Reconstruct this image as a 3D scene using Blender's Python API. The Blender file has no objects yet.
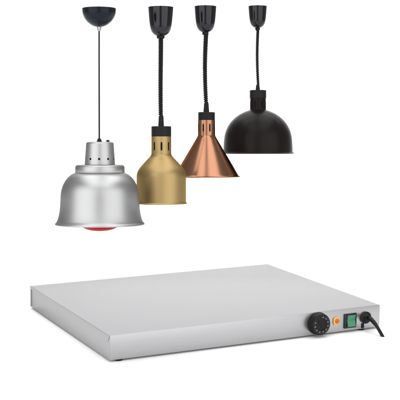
import bpy, bmesh, math, random
from mathutils import Vector, Matrix
random.seed(7)
sc = bpy.context.scene
C = sc.collection
PI = math.pi

# ------------------------------------------------------------------ camera
F = 1154.1            # focal length in pixels of a 400 pixel wide frame
HY = 150.0            # row of the horizon (eye level)
EYE = 1.30
cam_d = bpy.data.cameras.new('camera')
cam = bpy.data.objects.new('camera', cam_d)
C.objects.link(cam)
cam.location = (0, 0, EYE)
cam.rotation_euler = (PI / 2, 0, 0)
cam_d.sensor_width = 36
cam_d.lens = 36 * F / 400
cam_d.shift_y = (HY - 200) / 400
cam_d.clip_start = 0.05
cam_d.clip_end = 100
sc.camera = cam

# ------------------------------------------------------------------ studio light
w = bpy.data.worlds.new('World')
sc.world = w
w.use_nodes = True
w.node_tree.nodes['Background'].inputs['Color'].default_value = (1, 1, 1, 1)
w.node_tree.nodes['Background'].inputs['Strength'].default_value = 0.35
sc.view_settings.view_transform = 'Standard'
sc.view_settings.look = 'None'
sc.view_settings.exposure = 0
sc.view_settings.gamma = 1
sc.cycles.max_bounces = 8


def softbox(name, loc, target, sx, sy, radiance, spread=180):
    l = bpy.data.lights.new(name, 'AREA')
    l.shape = 'RECTANGLE'
    l.size, l.size_y = sx, sy
    l.energy = radiance * PI * sx * sy
    l.spread = math.radians(spread)
    o = bpy.data.objects.new(name, l)
    C.objects.link(o)
    o.location = loc
    o.rotation_euler = (Vector(target) - Vector(loc)).to_track_quat('-Z', 'Y').to_euler()
    return o


softbox('key_softbox', (-1.95, 0.54, 1.75), (-0.05, 2.9, 1.25), 3.5, 2.6, 2.0)
softbox('side_softbox', (1.85, 0.54, 1.75), (-0.05, 2.9, 1.25), 3.5, 2.6, 1.8)
softbox('overhead_softbox', (-0.93, 1.6, 3.6), (-0.93, 1.6, 0), 1.5, 3.4, 2.45)
softbox('overhead_softbox', (0.97, 1.6, 3.6), (0.97, 1.6, 0), 1.5, 3.4, 2.45)
softbox('table_light', (0, 4.0, 4.3), (0, 3.6, 0.8), 3.6, 2.0, 1.9)
softbox('backdrop_light', (0.5, 5.2, 4.4), (0.7, 8.6, 1.2), 6.4, 1.5, 7.4)


# ------------------------------------------------------------------ materials
def mat(name, col, metal=0.0, rough=0.5, aniso=0.0, brush=None, brush_amt=0.04, bump=0.0,
        spec=0.5, edge=None, coat=0.0, noise_scale=30.0, col_var=0.0, tangent='Z'):
    m = bpy.data.materials.new(name)
    m.use_nodes = True
    nt = m.node_tree
    b = nt.nodes['Principled BSDF']
    b.inputs['Base Color'].default_value = (*col, 1)
    b.inputs['Metallic'].default_value = metal
    b.inputs['Roughness'].default_value = rough
    b.inputs['Specular IOR Level'].default_value = spec
    if coat:
        b.inputs['Coat Weight'].default_value = coat
        b.inputs['Coat Roughness'].default_value = 0.12
    if edge:
        b.inputs['Specular Tint'].default_value = (*edge, 1)
    if aniso:
        b.inputs['Anisotropic'].default_value = aniso
        t = nt.nodes.new('ShaderNodeTangent')
        t.direction_type = 'RADIAL'
        t.axis = tangent
        nt.links.new(t.outputs[0], b.inputs['Tangent'])
    tc = nt.nodes.new('ShaderNodeTexCoord')
    mp = nt.nodes.new('ShaderNodeMapping')
    mp.inputs['Scale'].default_value = brush or (1, 1, 1)
    nt.links.new(tc.outputs['Object'], mp.inputs[0])
    n = nt.nodes.new('ShaderNodeTexNoise')
    n.inputs['Scale'].default_value = noise_scale
    n.inputs['Detail'].default_value = 4
    nt.links.new(mp.outputs[0], n.inputs['Vector'])
    r = nt.nodes.new('ShaderNodeMapRange')
    r.inputs['From Min'].default_value = 0.3
    r.inputs['From Max'].default_value = 0.7
    r.inputs['To Min'].default_value = max(0.02, rough - brush_amt)
    r.inputs['To Max'].default_value = rough + brush_amt
    nt.links.new(n.outputs[0], r.inputs['Value'])
    nt.links.new(r.outputs[0], b.inputs['Roughness'])
    if col_var:
        r2 = nt.nodes.new('ShaderNodeMapRange')
        r2.inputs['From Min'].default_value = 0.3
        r2.inputs['From Max'].default_value = 0.7
        r2.inputs['To Min'].default_value = 1 - col_var
        r2.inputs['To Max'].default_value = 1 + col_var
        nt.links.new(n.outputs[0], r2.inputs['Value'])
        mx = nt.nodes.new('ShaderNodeVectorMath')
        mx.operation = 'SCALE'
        mx.inputs[0].default_value = col
        nt.links.new(r2.outputs[0], mx.inputs['Scale'])
        nt.links.new(mx.outputs[0], b.inputs['Base Color'])
    if bump:
        bp = nt.nodes.new('ShaderNodeBump')
        bp.inputs['Strength'].default_value = bump
        bp.inputs['Distance'].default_value = 0.0005
        nt.links.new(n.outputs[0], bp.inputs['Height'])
        nt.links.new(bp.outputs[0], b.inputs['Normal'])
    return m


M = dict(
    paper=mat('white_paper', (0.93, 0.93, 0.93), rough=0.9, spec=0.0, brush_amt=0.0),
    spun=mat('spun_aluminium', (0.395, 0.396, 0.399), 1, 0.39, 0.3, (1, 1, 22), 0.025, 0.015, edge=(0.35, 0.35, 0.35), col_var=0.012),
    brass=mat('satin_brass', (0.36, 0.255, 0.112), 1, 0.45, 0.2, (1, 1, 22), 0.02, 0.02, edge=(0.55, 0.5, 0.4), col_var=0.012),
    copper=mat('spun_copper', (0.34, 0.166, 0.100), 1, 0.20, 0.55, (1, 1, 22), 0.02, 0.015, edge=(0.4, 0.33, 0.3), col_var=0.015),
    matt_black=mat('matt_black_paint', (0.008, 0.0055, 0.0055), 0, 0.32, spec=0.10, noise_scale=300, brush_amt=0.04, bump=0.05),
    gloss_black=mat('glossy_black_plastic', (0.004, 0.004, 0.007), 0, 0.12, spec=0.32, coat=0.1),
    blue_black=mat('blue_black_plastic', (0.003, 0.006, 0.011), 0, 0.25, spec=0.18),
    grey_black=mat('dark_grey_plastic', (0.009, 0.009, 0.009), 0, 0.45, spec=0.14, noise_scale=200),
    rubber=mat('black_rubber', (0.006, 0.006, 0.006), 0, 0.4, spec=0.2, noise_scale=150),
    dark=mat('dark_interior', (0.01, 0.009, 0.008), 0, 0.8, spec=0.1),
    red=mat('red_bulb_glass', (0.33, 0.001, 0.006), 0, 0.3, spec=0.05),
    white_in=mat('white_enamel_inside', (0.7, 0.7, 0.68), 0, 0.4),
    steel=mat('brushed_steel', (0.41, 0.41, 0.418), 0.95, 0.33, 0, (0.5, 16, 16), 0.05, 0.04, col_var=0.045, noise_scale=40, edge=(0.7, 0.7, 0.7)),
    seam=mat('steel_seam', (0.12, 0.12, 0.12), 1, 0.5),
    green=mat('green_rocker', (0.018, 0.165, 0.08), 0, 0.25, spec=0.5, coat=0.3),
    amber=mat('amber_lens', (0.68, 0.36, 0.11), 0, 0.3, spec=0.3),
    amber_dark=mat('amber_core', (0.45, 0.10, 0.01), 0, 0.3),
    mark=mat('white_print', (0.28, 0.28, 0.28), 0, 0.6),
    chrome=mat('plated_metal', (0.35, 0.35, 0.35), 1, 0.25),
)


# ------------------------------------------------------------------ helpers
def link(name, bm, m, parent=None, loc=None, rot=None, sharp=38):
    bmesh.ops.recalc_face_normals(bm, faces=bm.faces)
    for f in bm.faces:
        f.smooth = True
    lim = math.radians(sharp)
    for e in bm.edges:
        if len(e.link_faces) == 2 and e.calc_face_angle(0) > lim:
            e.smooth = False
    me = bpy.data.meshes.new(name)
    bm.to_mesh(me)
    bm.free()
    me.materials.append(m)
    o = bpy.data.objects.new(name, me)
    C.objects.link(o)
    if parent:
        o.parent = parent
    if loc:
        o.location = loc
    if rot:
        o.rotation_euler = rot
    return o


def empty(name, label, cat, loc, group=None):
    o = bpy.data.objects.new(name, None)
    C.objects.link(o)
    o.empty_display_size = 0.05
    o.location = loc
    o['label'] = label
    o['category'] = cat
    if group:
        o['group'] = group
    return o


def catmull(pts, n=6):
    out = []
    P = [pts[0]] + list(pts) + [pts[-1]]
    for i in range(1, len(P) - 2):
        a, b, c, d = P[i - 1], P[i], P[i + 1], P[i + 2]
        for k in range(n):
            t = k / n
            out.append(tuple(0.5 * (2 * b[j] + (c[j] - a[j]) * t + (2 * a[j] - 5 * b[j] + 4 * c[j] - d[j]) * t * t
                                    + (3 * b[j] - a[j] - 3 * c[j] + d[j]) * t ** 3) for j in range(len(b))))
    out.append(tuple(pts[-1]))
    return out


def lathe(bm, prof, n=96, closed=False):
    """revolve (r, z) points about z; r == 0 ends in a pole."""
    rings = []
    for r, z in prof:
        if r <= 1e-7:
            rings.append([bm.verts.new((0, 0, z))])
        else:
            rings.append([bm.verts.new((r * math.cos(2 * PI * k / n), r * math.sin(2 * PI * k / n), z)) for k in range(n)])
    seq = list(zip(rings, rings[1:]))
    if closed:
        seq.append((rings[-1], rings[0]))
    for a, b in seq:
        for k in range(n):
            q = (k + 1) % n
            if len(a) == 1 and len(b) == 1:
                continue
            if len(a) == 1:
                bm.faces.new((a[0], b[k], b[q]))
            elif len(b) == 1:
                bm.faces.new((a[k], a[q], b[0]))
            else:
                bm.faces.new((a[k], a[q], b[q], b[k]))
    return bm


def shell(prof, t):
    """outer profile (top to bottom) -> closed outer + inner profile of wall thickness t."""
    inner = []
    for i, (r, z) in enumerate(prof):
        a = prof[max(0, i - 1)]
        b = prof[min(len(prof) - 1, i + 1)]
        dx, dz = b[0] - a[0], b[1] - a[1]
        l = math.hypot(dx, dz) or 1
        inner.append((max(1e-4, r + dz / l * t), z - dx / l * t))
    return list(prof) + inner[::-1]


def tube(bm, path, rad, n=10, cap=True):
    """swept round tube along a list of Vectors; rad is a number or a list."""
    rings = []
    up = Vector((0.13, 0.2, 0.97)).normalized()
    prev = None
    for i, p in enumerate(path):
        t = (path[min(i + 1, len(path) - 1)] - path[max(i - 1, 0)]).normalized()
        if prev is None:
            s = t.cross(up)
            if s.length < 0.1:
                s = t.cross(Vector((1, 0, 0)))
        else:
            s = prev - t * prev.dot(t)
        s.normalize()
        prev = s
        u = t.cross(s)
        r = rad[i] if isinstance(rad, (list, tuple)) else rad
        rings.append([bm.verts.new(p + (s * math.cos(2 * PI * k / n) + u * math.sin(2 * PI * k / n)) * r) for k in range(n)])
    for a, b in zip(rings, rings[1:]):
        for k in range(n):
            q = (k + 1) % n
            bm.faces.new((a[k], a[q], b[q], b[k]))
    if cap:
        bm.faces.new(rings[0][::-1])
        bm.faces.new(rings[-1])
    return bm


def box(bm, lo, hi, bev=0.0, seg=3):
    b2 = bmesh.new()
    bmesh.ops.create_cube(b2, size=1)
    c = [(a + b) / 2 for a, b in zip(lo, hi)]
    s = [b - a for a, b in zip(lo, hi)]
    for v in b2.verts:
        v.co = Vector((c[0] + v.co.x * s[0], c[1] + v.co.y * s[1], c[2] + v.co.z * s[2]))
    if bev:
        bmesh.ops.bevel(b2, geom=list(b2.edges), offset=bev, segments=seg, profile=0.5, affect='EDGES')
    me = bpy.data.meshes.new('tmp')
    b2.to_mesh(me)
    b2.free()
    bm.from_mesh(me)
    bpy.data.meshes.remove(me)
    return bm


def pierced_drum(r0, z0, r1, z1, t, openings, n=8, zc=None, hh=None, hw=None, rnd=False, off=0.0):
    """wall of a drum (r0 at z0 top, r1 at z1 bottom), cut right through by n openings at height zc.
    rnd: round holes of radius hh; else upright slots hh half height, hw half width (radians)."""
    bm = bmesh.new()
    ang_h = hw if not rnd else hh * 1.7 / r1
    zh = hh if not rnd else hh * 1.7

    def P(a, z, inner):
        f = (z - z0) / (z1 - z0)
        r = r0 + (r1 - r0) * f - (t if inner else 0)
        return (r * math.cos(a), r * math.sin(a), z)
    for inner in (False, True):
        for k in range(n):
            a0 = off + 2 * PI * k / n
            step = 2 * PI / n
            cols = [a0 - ang_h, a0 + ang_h]
            fill = 10
            rest = [a0 + ang_h + (step - 2 * ang_h) * j / fill for j in range(fill + 1)]
            for ra, rb in zip(rest, rest[1:]):
                for za, zb in ((z0, zc + zh), (zc + zh, zc - zh), (zc - zh, z1)):
                    bm.faces.new([bm.verts.new(P(ra, za, inner)), bm.verts.new(P(rb, za, inner)),
                                  bm.verts.new(P(rb, zb, inner)), bm.verts.new(P(ra, zb, inner))])
            N = 24
            sq, ci = [], []
            for j in range(N):
                th = 2 * PI * (j + 0.5) / N if False else 2 * PI * j / N + PI / 4
                cx, cz = math.cos(th), math.sin(th)
                m_ = max(abs(cx), abs(cz))
                sq.append((a0 + cx / m_ * ang_h, zc + cz / m_ * zh))
                if rnd:
                    ci.append((a0 + cx * hh / r1, zc + cz * hh))
                else:
                    # rounded slot inside its cell
                    ci.append((a0 + max(-1, min(1, cx * 1.25)) * ang_h * 0.8, zc + max(-1, min(1, cz * 1.12)) * zh * 0.93))
            svs = [bm.verts.new(P(*p, inner)) for p in sq]
            cvs = [bm.verts.new(P(*p, inner)) for p in ci]
            for j in range(N):
                q = (j + 1) % N
                bm.faces.new((svs[j], svs[q], cvs[q], cvs[j]))
            if not inner:
                ivs = [bm.verts.new(P(*p, True)) for p in ci]
                for j in range(N):
                    q = (j + 1) % N
                    bm.faces.new((cvs[j], cvs[q], ivs[q], ivs[j]))
            for za, zb in ((z0, zc + zh), (zc - zh, z1)):
                m4 = 4
                for j in range(m4):
                    ra = cols[0] + 2 * ang_h * j / m4
                    rb = cols[0] + 2 * ang_h * (j + 1) / m4
                    bm.faces.new([bm.verts.new(P(ra, za, inner)), bm.verts.new(P(rb, za, inner)),
                                  bm.verts.new(P(rb, zb, inner)), bm.verts.new(P(ra, zb, inner))])
    bmesh.ops.remove_doubles(bm, verts=bm.verts, dist=1e-5)
    return bm


# ------------------------------------------------------------------ plate position (from its corners in the photo)
YAW, PITCH, ROLL = 0.4623, 0.0994, 0.0089
PL, PW, PT = 0.7870, 0.6135, 0.060
FOOT = 0.005
Rt = Matrix.Rotation(ROLL, 3, 'Y') @ Matrix.Rotation(PITCH, 3, 'X')   # lie of the table
Rp = Rt @ Matrix.Rotation(YAW, 3, 'Z')
corner = Vector((-0.2167, 2.779, EYE - 0.4484))       # front left top corner
base = corner + Rp @ Vector((0, 0, -PT - FOOT))

# ------------------------------------------------------------------ setting: white paper sweep
bm = bmesh.new()
prof = [(-2.6, 0.0), (4.2, 0.0)]
RR = 1.6
for k in range(1, 25):
    a = k / 24 * (PI / 2)
    prof.append((4.2 + RR * math.sin(a), RR - RR * math.cos(a)))
prof.append((4.2 + RR, 5.2))
xs = [-5 + 10 * i / 10 for i in range(11)]
grid = [[bm.verts.new(Vector((base.x, base.y, base.z)) + Rt @ Vector((x, y, z))) for x in xs] for y, z in prof]
for a, b in zip(grid, grid[1:]):
    for k in range(10):
        bm.faces.new((a[k], a[k + 1], b[k + 1], b[k]))
bk = link('backdrop', bm, M['paper'])
bk['kind'] = 'structure'
bk['label'] = 'seamless white paper sweep under and behind everything'

# ------------------------------------------------------------------ the warming plate
wp = empty('warming_plate', 'flat brushed steel food warming plate with black dial and green switch', 'warming plate', base)
wp.rotation_euler = Rp.to_euler('XYZ')
z0, z1 = FOOT, FOOT + PT
SP = 0.0016
bm = bmesh.new()
box(bm, (0, SP + 0.0010, z0), (PL, PW, z1), 0.0008, 3)
body = link('body', bm, M['steel'], wp, sharp=60)
bm = bmesh.new()
box(bm, (0.0002, 0, z0 + 0.0001), (PL - 0.0002, SP, z1 + 0.0002), 0.0006, 3)
box(bm, (0.004, SP - 0.0004, z0 + 0.002), (PL - 0.004, SP + 0.0016, z1 - 0.0012))
link('front_panel', bm, M['steel'], wp)
# mitre seams of the folded corners, on the left side panel
for (y, d) in ((0.0022, 1), (PW - 0.0006, -1)):
    bm = bmesh.new()
    p = [Vector((-0.0002, y, z1 - 0.0012)), Vector((-0.0002, y + d * 0.0022, z1 - 0.0055)), Vector((-0.0002, y + d * 0.013, z1 - 0.017))]
    if d > 0:
        tube(bm, p, 0.00045, 6)
    else:
        tube(bm, [Vector((-0.0002, y - 0.012, z1 - 0.008)), Vector((-0.0002, y - 0.012, z0 + 0.004))], 0.0005, 6)
    link('fold_seam', bm, M['seam'], wp)
def on_front(px, py, out=0.0):
    """photo pixel -> (u, height) on the plate's front face."""
    d = Vector(((px - 200) / F, 1.0, (HY - py) / F))
    d = Rp.transposed() @ d
    o = Rp.transposed() @ (Vector((0, 0, EYE)) - base)
    t = (-out - o.y) / d.y
    q = o + d * t
    return q.x, q.z


# feet
for fx, fy in ((0.027, 0.0105), (on_front(363, 329)[0], 0.0105), (0.035, PW - 0.03), (PL - 0.045, PW - 0.03)):
    bm = bmesh.new()
    lathe(bm, [(0, 0), (0.008, 0), (0.0095, 0.0012), (0.0095, FOOT + 0.0004), (0, FOOT + 0.0004)], 32)
    link('foot', bm, M['rubber'], wp, (fx, fy, 0))


FRONT = (PI / 2, 0, 0)      # turns a lathe axis z to point out of the front face (-y)

# thermostat dial
ux, uz = on_front(321.6, 324.8, 0.021)
dial = bmesh.new()
lathe(dial, [(0, 0.0), (0.0300, 0.0), (0.0310, 0.0010), (0.0310, 0.0040), (0.0303, 0.0052), (0.0297, 0.0062)], 64)
lathe(dial, catmull([(0.0297, 0.0062), (0.0293, 0.012), (0.0287, 0.0190), (0.0272, 0.0212), (0.0250, 0.0218)], 3) + [(0.0150, 0.0218), (0.0145, 0.0208), (0, 0.0208)], 64)
dl = link('dial', dial, M['gloss_black'], wp, (ux, -0.0004, uz), FRONT)
dl.scale = (0.97, 0.97, 0.97)
dl.data.materials[0] = M['rubber']
# finger ribs round the dial
bm = bmesh.new()
for k in range(48):
    a = 2 * PI * k / 48
    tube(bm, [Vector((0.0298 * math.cos(a), 0.0298 * math.sin(a), 0.0070)), Vector((0.0289 * math.cos(a), 0.0289 * math.sin(a), 0.0185))], 0.0006, 6)
link('grip_rim', bm, M['rubber'], dl)
# printed scale
bm = bmesh.new()


def dash(bm, a, r0, r1, wd, z=0.0219):
    ca, sa = math.cos(a), math.sin(a)
    t_ = Vector((-sa, ca, 0)) * wd / 2
    r_ = Vector((ca, sa, 0))
    lo = [r_ * r0 + t_, r_ * r1 + t_, r_ * r1 - t_, r_ * r0 - t_]
    v = [bm.verts.new(p + Vector((0, 0, z))) for p in lo] + [bm.verts.new(p + Vector((0, 0, z + 0.0002))) for p in lo]
    for f in ((3, 2, 1, 0), (4, 5, 6, 7), (0, 1, 5, 4), (1, 2, 6, 5), (2, 3, 7, 6), (3, 0, 4, 7)):
        bm.faces.new([v[i] for i in f])


rs = random.Random(4)
for k in range(19):
    a = math.radians(78 - k * 15.5)
    if k % 2 == 0:
        dash(bm, a - 0.05, 0.0185, 0.0220, 0.0008)
        dash(bm, a + 0.07, 0.0187, 0.0217, 0.0013)
        dash(bm, a + 0.01, 0.0230, 0.0246, 0.0007)
    else:
        dash(bm, a, 0.0228, 0.0246, 0.0006)
link('scale_print', bm, M['mark'], dl)
bm = bmesh.new()
box(bm, (-0.0035, -0.0135, 0.0207), (0.0035, 0.0135, 0.0224), 0.0008, 2)
ptr = link('pointer', bm, M['rubber'], dl, rot=(0, 0, math.radians(40)))

# amber pilot light
ux, uz = on_front(336.2, 321.0)
bm = bmesh.new()
N_ = 40
ring = []
for k in range(N_):
    a_ = 2 * PI * k / N_
    ca, sa = math.cos(a_), math.sin(a_)
    q = (abs(ca) ** 3 + abs(sa) ** 3) ** (-1 / 3)
    ring.append((0.0102 * ca * q, 0.0115 * sa * q))
rows = [[bm.verts.new((x * f, y * f, z)) for x, y in ring] for f, z in ((1, 0), (1, 0.0014), (0.96, 0.0021), (0.88, 0.0024), (0.60, 0.0020))]
for a_, b_ in zip(rows, rows[1:]):
    for k in range(N_):
        bm.faces.new((a_[k], a_[(k + 1) % N_], b_[(k + 1) % N_], b_[k]))
bm.faces.new(rows[0][::-1])
bm.faces.new(rows[-1])
pl = link('pilot_light', bm, M['amber'], wp, (ux, -0.0004, uz), FRONT)
bm = bmesh.new()
lathe(bm, catmull([(0.0062, 0.0020), (0.0060, 0.0034), (0.0042, 0.0052), (0.0, 0.0058)], 4), 32)
link('lens', bm, M['amber_dark'], pl, (0.0018, 0, 0))

# rocker switch
xa, za = on_front(343.7, 329.0)
xb, zb = on_front(356.2, 312.2)
cx, cz = (xa + xb) / 2, (za + zb) / 2
hw, hz = (xb - xa) / 2, (zb - za) / 2 - 0.0012
bm = bmesh.new()
t = 0.0038
TL = 0.0085
D = 0.0028
box(bm, (-hw, -D, -hz), (-hw + TL, -0.0003, hz), 0.0006, 2)
box(bm, (hw - t + 0.0012, -D, -hz), (hw, -0.0003, hz), 0.0006, 2)
box(bm, (-hw + TL - 0.0004, -D + 0.0001, hz - t), (hw - t + 0.0016, -0.0003, hz - 0.0001), 0.0006, 2)
box(bm, (-hw + TL - 0.0004, -D + 0.0001, -hz + 0.0001), (hw - t + 0.0016, -0.0003, -hz + t), 0.0006, 2)
box(bm, (-hw + TL - 0.0004, -0.0010, -hz + t - 0.0004), (hw - t + 0.0016, -0.0003, hz - t + 0.0004), 0)
sw = link('switch', bm, M['gloss_black'], wp, (cx, 0, cz))
bm = bmesh.new()
xl, xr = -hw + TL + 0.0008, hw - t - 0.0006
zt = hz - t - 0.0006
pts = [(-0.0008, zt), (-0.0042, zt), (-0.0046, zt - 0.001), (-0.0028, 0.001), (-0.0030, -0.001), (-0.0075, -zt + 0.001), (-0.0070, -zt), (-0.0008, -zt)]
L_, R_ = [bm.verts.new((xl, y, z)) for y, z in pts], [bm.verts.new((xr, y, z)) for y, z in pts]
bm.faces.new(L_[::-1])
bm.faces.new(R_)
for k in range(8):
    q = (k + 1) % 8
    bm.faces.new((L_[k], L_[q], R_[q], R_[k]))
bmesh.ops.bevel(bm, geom=list(bm.edges), offset=0.0003, segments=2, affect='EDGES')
rk = link('rocker', bm, M['green'], sw)

# cable gland and mains lead
ux, uz = on_front(365.4, 317.4)
bm = bmesh.new()
lathe(bm, [(0, 0), (0.0155, 0), (0.0162, 0.0012), (0.0162, 0.0042), (0.0150, 0.0056), (0.0110, 0.0066), (0.0106, 0.0075), (0.0100, 0.0115), (0.0088, 0.0130), (0, 0.0130)], 48)
link('cable_gland', bm, M['rubber'], wp, (ux, -0.0003, uz), FRONT)
Rpi = Rp.transposed()


def pix(px, py, depth):
    """photo pixel at a depth from the eye -> the plate's own space."""
    p = Vector(((px - 200) * depth / F, depth, EYE - (py - HY) * depth / F))
    return Rpi @ (p - base)


g0 = Vector((ux, -0.004, uz + 0.001))
dep = (base + Rp @ g0).y
ctrl = [g0, g0 + Vector((0.001, -0.014, 0.0005)), pix(371.8, 320.0, dep - 0.028), pix(375.8, 324.8, dep - 0.042), pix(379.6, 331.0, dep - 0.052), pix(383.2, 337.4, dep - 0.058)]
path = [Vector(p) for p in catmull([tuple(p) for p in ctrl], 10)]
rad = []
for i in range(len(path)):
    rad.append(0.0044 if i > 30 else 0.0060 - 0.0008 * i / 30 + (0.0006 if (i // 2) % 2 == 0 and 12 < i < 28 else 0))
bm = bmesh.new()
tube(bm, path, rad, 16)
link('power_cord', bm, M['rubber'], wp)
# small dark label plate below the gland
xa, za = on_front(361.3, 328.0)
xb, zb = on_front(363.9, 323.0)
bm = bmesh.new()
box(bm, (xa, -0.0014, z0 + 0.002), (xb, -0.0002, zb), 0.0003, 2)
link('earth_tab', bm, M['grey_black'], wp)


# ------------------------------------------------------------------ the lamps
def lamp(name, label, ax, ybase, depth):
    s = depth / F
    base_ = ((ax - 200) * s, depth, EYE - (ybase - HY) * s)
    o = empty(name, label, 'heat lamp', base_, 'heat lamps hanging in a row')
    return o, s, (lambda r, y: (r * s, (ybase - y) * s))


def cup(o, px, s, ax, dx, prof, m, n=96):
    bm = bmesh.new()
    lathe(bm, prof, n)
    return link('canopy', bm, m, o, (dx * s, 0, 0))


def coil(o, s, P, y0, y1, R, wr, pitch, drift, squash):
    """spiral lead from y0 down to y1; pitch(t) in pixels, drift(t) sideways in pixels."""
    y, a = y0, 0.0
    pts = []
    per = 14
    while y < y1:
        t = (y - y0) / (y1 - y0)
        f = min(1, t / 0.02, (1 - t) / 0.02)
        r = R(t) * max(0.15, f)
        c = drift(t)
        _, z = P(0, y)
        pts.append(Vector(((c + r * math.cos(a)) * s, r * math.sin(a) * s, z)))
        a += 2 * PI / per
        y += pitch(t) / per
    bm = bmesh.new()
    tube(bm, pts, wr * s, 7)
    # the straight core lead the spiral is sprung round shows between the turns
    core = [Vector((drift(k / 30) * s, 0, P(0, y0 + (y1 - y0) * k / 30)[1])) for k in range(31)]
    tube(bm, core, 1.1 * s, 8)
    return link('spiral_cord', bm, M['rubber'], o, sharp=60)


# --- silver bell lamp
o, s, P = lamp('bell_heat_lamp', 'large silver bell shaped heat lamp with a red bulb below its rim', 99.9, 224.4, 2.66)
out = [P(r, y) for r, y in catmull([(24.6, 172.6), (26.8, 173.6), (29.4, 175.2), (32.2, 177.8), (35.0, 181.6), (37.2, 186.2), (38.6, 191.0), (39.2, 196.5), (39.5, 203.0), (40.0, 209.5), (41.0, 215.5), (42.4, 220.2), (43.5, 222.4)], 5)]
out += [P(44.2, 222.8), P(44.7, 223.7), P(44.5, 224.5), P(43.8, 224.8)]
bm = bmesh.new()
lathe(bm, shell(out, 0.0012), 128)
link('shade', bm, M['spun'], o, sharp=50)
bm = bmesh.new()
lathe(bm, [P(0, 164.6), P(15.0, 164.6), P(22.6, 164.9), P(23.9, 165.5), P(24.6, 166.8), P(24.7, 172.3), P(24.4, 172.9), P(23.5, 172.9)], 128)
link('collar', bm, M['spun'], o)
r0, zz0 = P(13.8, 143.6)
r1, zz1 = P(15.2, 164.6)
drum = pierced_drum(r0, zz0, r1, zz1, 0.0012, None, 10, P(0, 158.9)[1], 1.15 * s, None, True, off=-PI / 2 + math.radians(2))
sk = link('socket_housing', drum, M['spun'], o)
bm = bmesh.new()
lathe(bm, [P(0, 141.6), P(10.0, 141.7), P(12.4, 142.1), P(13.5, 142.8), P(13.8, 143.6), P(13.0, 143.6)], 96)
link('housing_cap', bm, M['spun'], o)
bm = bmesh.new()
lathe(bm, [P(0, 145), P(12.9, 145), P(14.2, 164.4), P(0, 164.4)], 48)
link('lamp_holder', bm, M['dark'], o)
bm = bmesh.new()   # clip on the housing
a = -PI / 2 - math.radians(43)
rr, zz = P(15.2, 162.0)
b2 = box(bmesh.new(), (-1.1 * s, -0.6 * s, -1.1 * s), (1.1 * s, 0.4 * s, 1.1 * s), 0.0004, 2)
link('clip', b2, M['chrome'], o, (rr * math.cos(a), rr * math.sin(a), zz), (0, 0, a + PI / 2))
bm = bmesh.new()
lathe(bm, [P(0, 139.9), P(1.2, 139.9), P(1.7, 140.4), P(1.7, 142.2), P(0, 142.2)], 32)
link('screw_knob', bm, M['rubber'], o, (8.0 * s, 0, 0))
bm = bmesh.new()
lathe(bm, [P(0, 138.0), P(1.0, 138.0), P(1.3, 138.8), P(2.1, 139.2), P(2.3, 141.0), P(2.9, 141.2), P(2.9, 142.0), P(0, 142.0)], 32)
link('cord_grip', bm, M['rubber'], o, (-0.6 * s, 0, 0))
bm = bmesh.new()
tube(bm, [Vector((-0.6 * s, 0, P(0, 139)[1])), Vector((-0.75 * s, 0, P(0, 90)[1])), Vector((-0.8 * s, 0, P(0, 60)[1])), Vector((-0.8 * s, 0, P(0, 28)[1]))], 0.85 * s, 14)
link('cord', bm, M['rubber'], o)
bm = bmesh.new()
pr = [P(0, 9.2), P(15.5, 9.2), P(16.6, 8.6), P(17.0, 8.5), P(17.1, 9.2), P(17.05, 10.2)] + [P(r, y) for r, y in catmull([(16.95, 10.4), (16.4, 14.0), (14.9, 17.8), (12.4, 21.4), (9.0, 24.3), (5.4, 26.2), (2.4, 27.0)], 5)] + [P(0, 27.1)]
lathe(bm, pr, 96)
cn = link('canopy', bm, M['blue_black'], o, (-0.75 * s, 0, 0))
bm = bmesh.new()
lathe(bm, [P(0, 26.6), P(2.2, 26.6), P(2.2, 29.6), P(1.7, 30.6), P(1.1, 31.2), P(0, 31.2)], 32)
link('cord_nipple', bm, M['chrome'], cn)
bm = bmesh.new()
lathe(bm, [P(r, y) for r, y in catmull([(0, 231.0), (6, 230.75), (11, 229.9), (15, 228.5), (18, 226.6), (19.8, 224.2), (20.2, 221.5), (18.4, 217.5), (13.5, 208), (8.5, 198), (6.5, 186)], 5)] + [P(0, 186)], 64)
link('bulb', bm, M['red'], o)

# --- brass lamp
o, s, P = lamp('dome_heat_lamp', 'satin brass heat lamp with straight sided shade, sloping shoulders and black cap', 161.3, 203.6, 2.78)
out = [P(r, y) for r, y in catmull([(9.9, 153.2), (10.4, 155.0), (12.0, 157.3), (14.8, 160.2), (18.6, 164.4), (21.6, 168.0), (23.6, 171.4), (24.6, 175.2), (24.75, 180.0), (24.75, 190.0), (24.8, 199.0), (24.9, 202.2)], 5)]
out += [P(25.4, 202.6), P(25.7, 203.1), P(25.4, 203.7), P(24.8, 203.8)]
bm = bmesh.new()
lathe(bm, shell(out, 0.0011), 128)
link('shade', bm, M['brass'], o, sharp=50)


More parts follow.
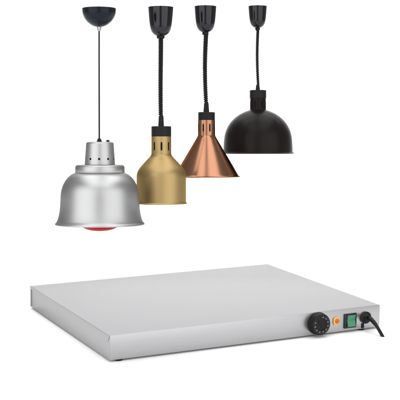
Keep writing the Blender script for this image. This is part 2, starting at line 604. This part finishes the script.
def neck_and_cap(o, s, P, m, rn, ycap, yneck0, yneck1, rb, slot_y, slot_h, off, rc, relief):
    a_, b_ = P(rn, yneck0)
    c_, d_ = P(rb, yneck1)
    link('neck', pierced_drum(a_, b_, c_, d_, 0.0011, None, 8, P(0, slot_y)[1], slot_h * s, 0.115, False, off), m, o)
    bm = bmesh.new()
    lathe(bm, [P(0, yneck0 + 0.4), P(rn * 0.93, yneck0 + 0.4), P(rn * 0.93, yneck1), P(0, yneck1)], 40)
    link('lamp_holder', bm, M['dark'], o)
    bm = bmesh.new()
    lathe(bm, [P(0, ycap), P(rc - 0.5, ycap), P(rc, ycap + 0.4), P(rc, yneck0 + 0.1), P(rc - 0.3, yneck0 + 0.3), P(0, yneck0 + 0.3)], 80)
    link('cap', bm, M['grey_black'], o)
    y0, y1, w0, w1 = relief
    bm = bmesh.new()
    lathe(bm, [P(0, y0), P(w0 * 0.8, y0), P(w0, y0 + 0.6), P(w1, y1 - 0.6), P(w1 + 0.1, ycap + 0.2), P(0, ycap + 0.2)], 32)
    link('cord_grip', bm, M['grey_black'], o, (-0.2 * s, 0, 0))


neck_and_cap(o, s, P, M['brass'], 9.9, 126.3, 136.4, 153.6, 10.0, 146.3, 4.6, -PI / 2 + math.radians(3), 10.0, (115.6, 126.4, 2.4, 2.9))


def cup_profile(P, R, y0, h):
    pts = [(1.0, 0.03), (0.985, 0.12), (0.945, 0.35), (0.90, 0.55), (0.84, 0.70), (0.74, 0.83), (0.58, 0.925), (0.40, 0.98), (0.30, 1.0)]
    return [P(0, y0 + 0.6), P(R * 0.9, y0 + 0.5), P(R * 0.96, y0), P(R * 1.01, y0 + 0.1)] + [P(r * R, y0 + y * h) for r, y in catmull(pts, 5)] + [P(0, y0 + h)]


def hang(o, s, P, R, y0, h, dx, stub, coil_args):
    bm = bmesh.new()
    lathe(bm, cup_profile(P, R, y0, h), 96)
    c = link('canopy', bm, M['gloss_black'], o, (dx * s, 0, 0))
    bm = bmesh.new()
    r = stub
    lathe(bm, [P(0, y0 + h - 0.6), P(r, y0 + h - 0.6), P(r, y0 + h + 2.0), P(r * 0.8, y0 + h + 2.5), P(0, y0 + h + 2.5)], 40)
    link('cord_nipple', bm, M['grey_black'], c)
    coil(o, s, P, *coil_args)


hang(o, s, P, 12.6, 7.2, 29.0, -0.6, 4.0,
     (37.5, 117.0, lambda t: 1.85 - 0.2 * t, 0.80, lambda t: 1.55 + 0.3 * t, lambda t: -0.45 - 0.55 * math.sin(t * PI) * t, None))

# --- copper cone lamp
o, s, P = lamp('cone_heat_lamp', 'shiny copper cone shaped heat lamp with slotted neck and black cap', 206.5, 176.2, 2.91)
out = [P(r, y) for r, y in catmull([(8.6, 134.8), (9.0, 136.2), (11.2, 140.2), (19.6, 154.3), (28.0, 168.4), (31.8, 174.8), (32.5, 175.7)], 5)]
out += [P(33.2, 175.9), P(33.7, 176.3), P(33.5, 176.9), P(32.6, 177.1)]
bm = bmesh.new()
lathe(bm, shell(out, 0.0011), 128)
link('shade', bm, M['copper'], o, sharp=50)
neck_and_cap(o, s, P, M['copper'], 8.5, 112.2, 120.2, 135.2, 8.6, 127.8, 4.3, -PI / 2 + math.radians(22.5), 8.4, (102.6, 112.2, 2.3, 2.9))
hang(o, s, P, 11.0, 6.4, 26.0, -1.1, 3.2,
     (33.0, 104.0, lambda t: 1.8 - 0.25 * t, 0.78, lambda t: 1.5 + 0.4 * t, lambda t: -0.4 - 1.2 * math.sin(t * PI), None))

# --- black bowl lamp
o, s, P = lamp('bowl_heat_lamp', 'matt black heat lamp with a wide rounded bowl shade', 258.0, 151.9, 3.05)
out = [P(r, y) for r, y in catmull([(8.0, 109.6), (9.4, 110.4), (13.0, 111.7), (18.5, 114.4), (24.0, 118.6), (28.4, 123.6), (31.6, 129.4), (33.5, 135.6), (34.3, 142.6), (34.6, 149.0), (34.7, 151.8)], 5)]
out += [P(35.3, 152.2), P(35.8, 152.8), P(35.5, 153.6), P(34.9, 153.8)]
bm = bmesh.new()
lathe(bm, shell(out, 0.0012), 128)
link('shade', bm, M['matt_black'], o, sharp=50)
neck_and_cap(o, s, P, M['matt_black'], 7.9, 90.2, 98.2, 110.6, 8.1, 104.4, 3.6, -PI / 2 + math.radians(22.5), 8.3, (84.5, 90.2, 1.7, 2.2))
bm = bmesh.new()
lathe(bm, [(0, 0), (0.0022, 0), (0.0022, 0.0006), (0.0012, 0.0012), (0, 0.0012)], 20)
a = -PI / 2 - math.radians(35)
rr, zz = P(8.0, 101.6)
link('screw', bm, M['blue_black'], o, (rr * math.cos(a), rr * math.sin(a), zz), (PI / 2, 0, a + PI / 2))
hang(o, s, P, 9.3, 6.2, 21.6, -0.4, 2.4,
     (28.5, 86.0, lambda t: 1.15 - 0.1 * t, 0.66, lambda t: 1.45 + 0.5 * t, lambda t: -0.1 - 0.9 * math.sin(t * PI) + 0.3 * t, None))
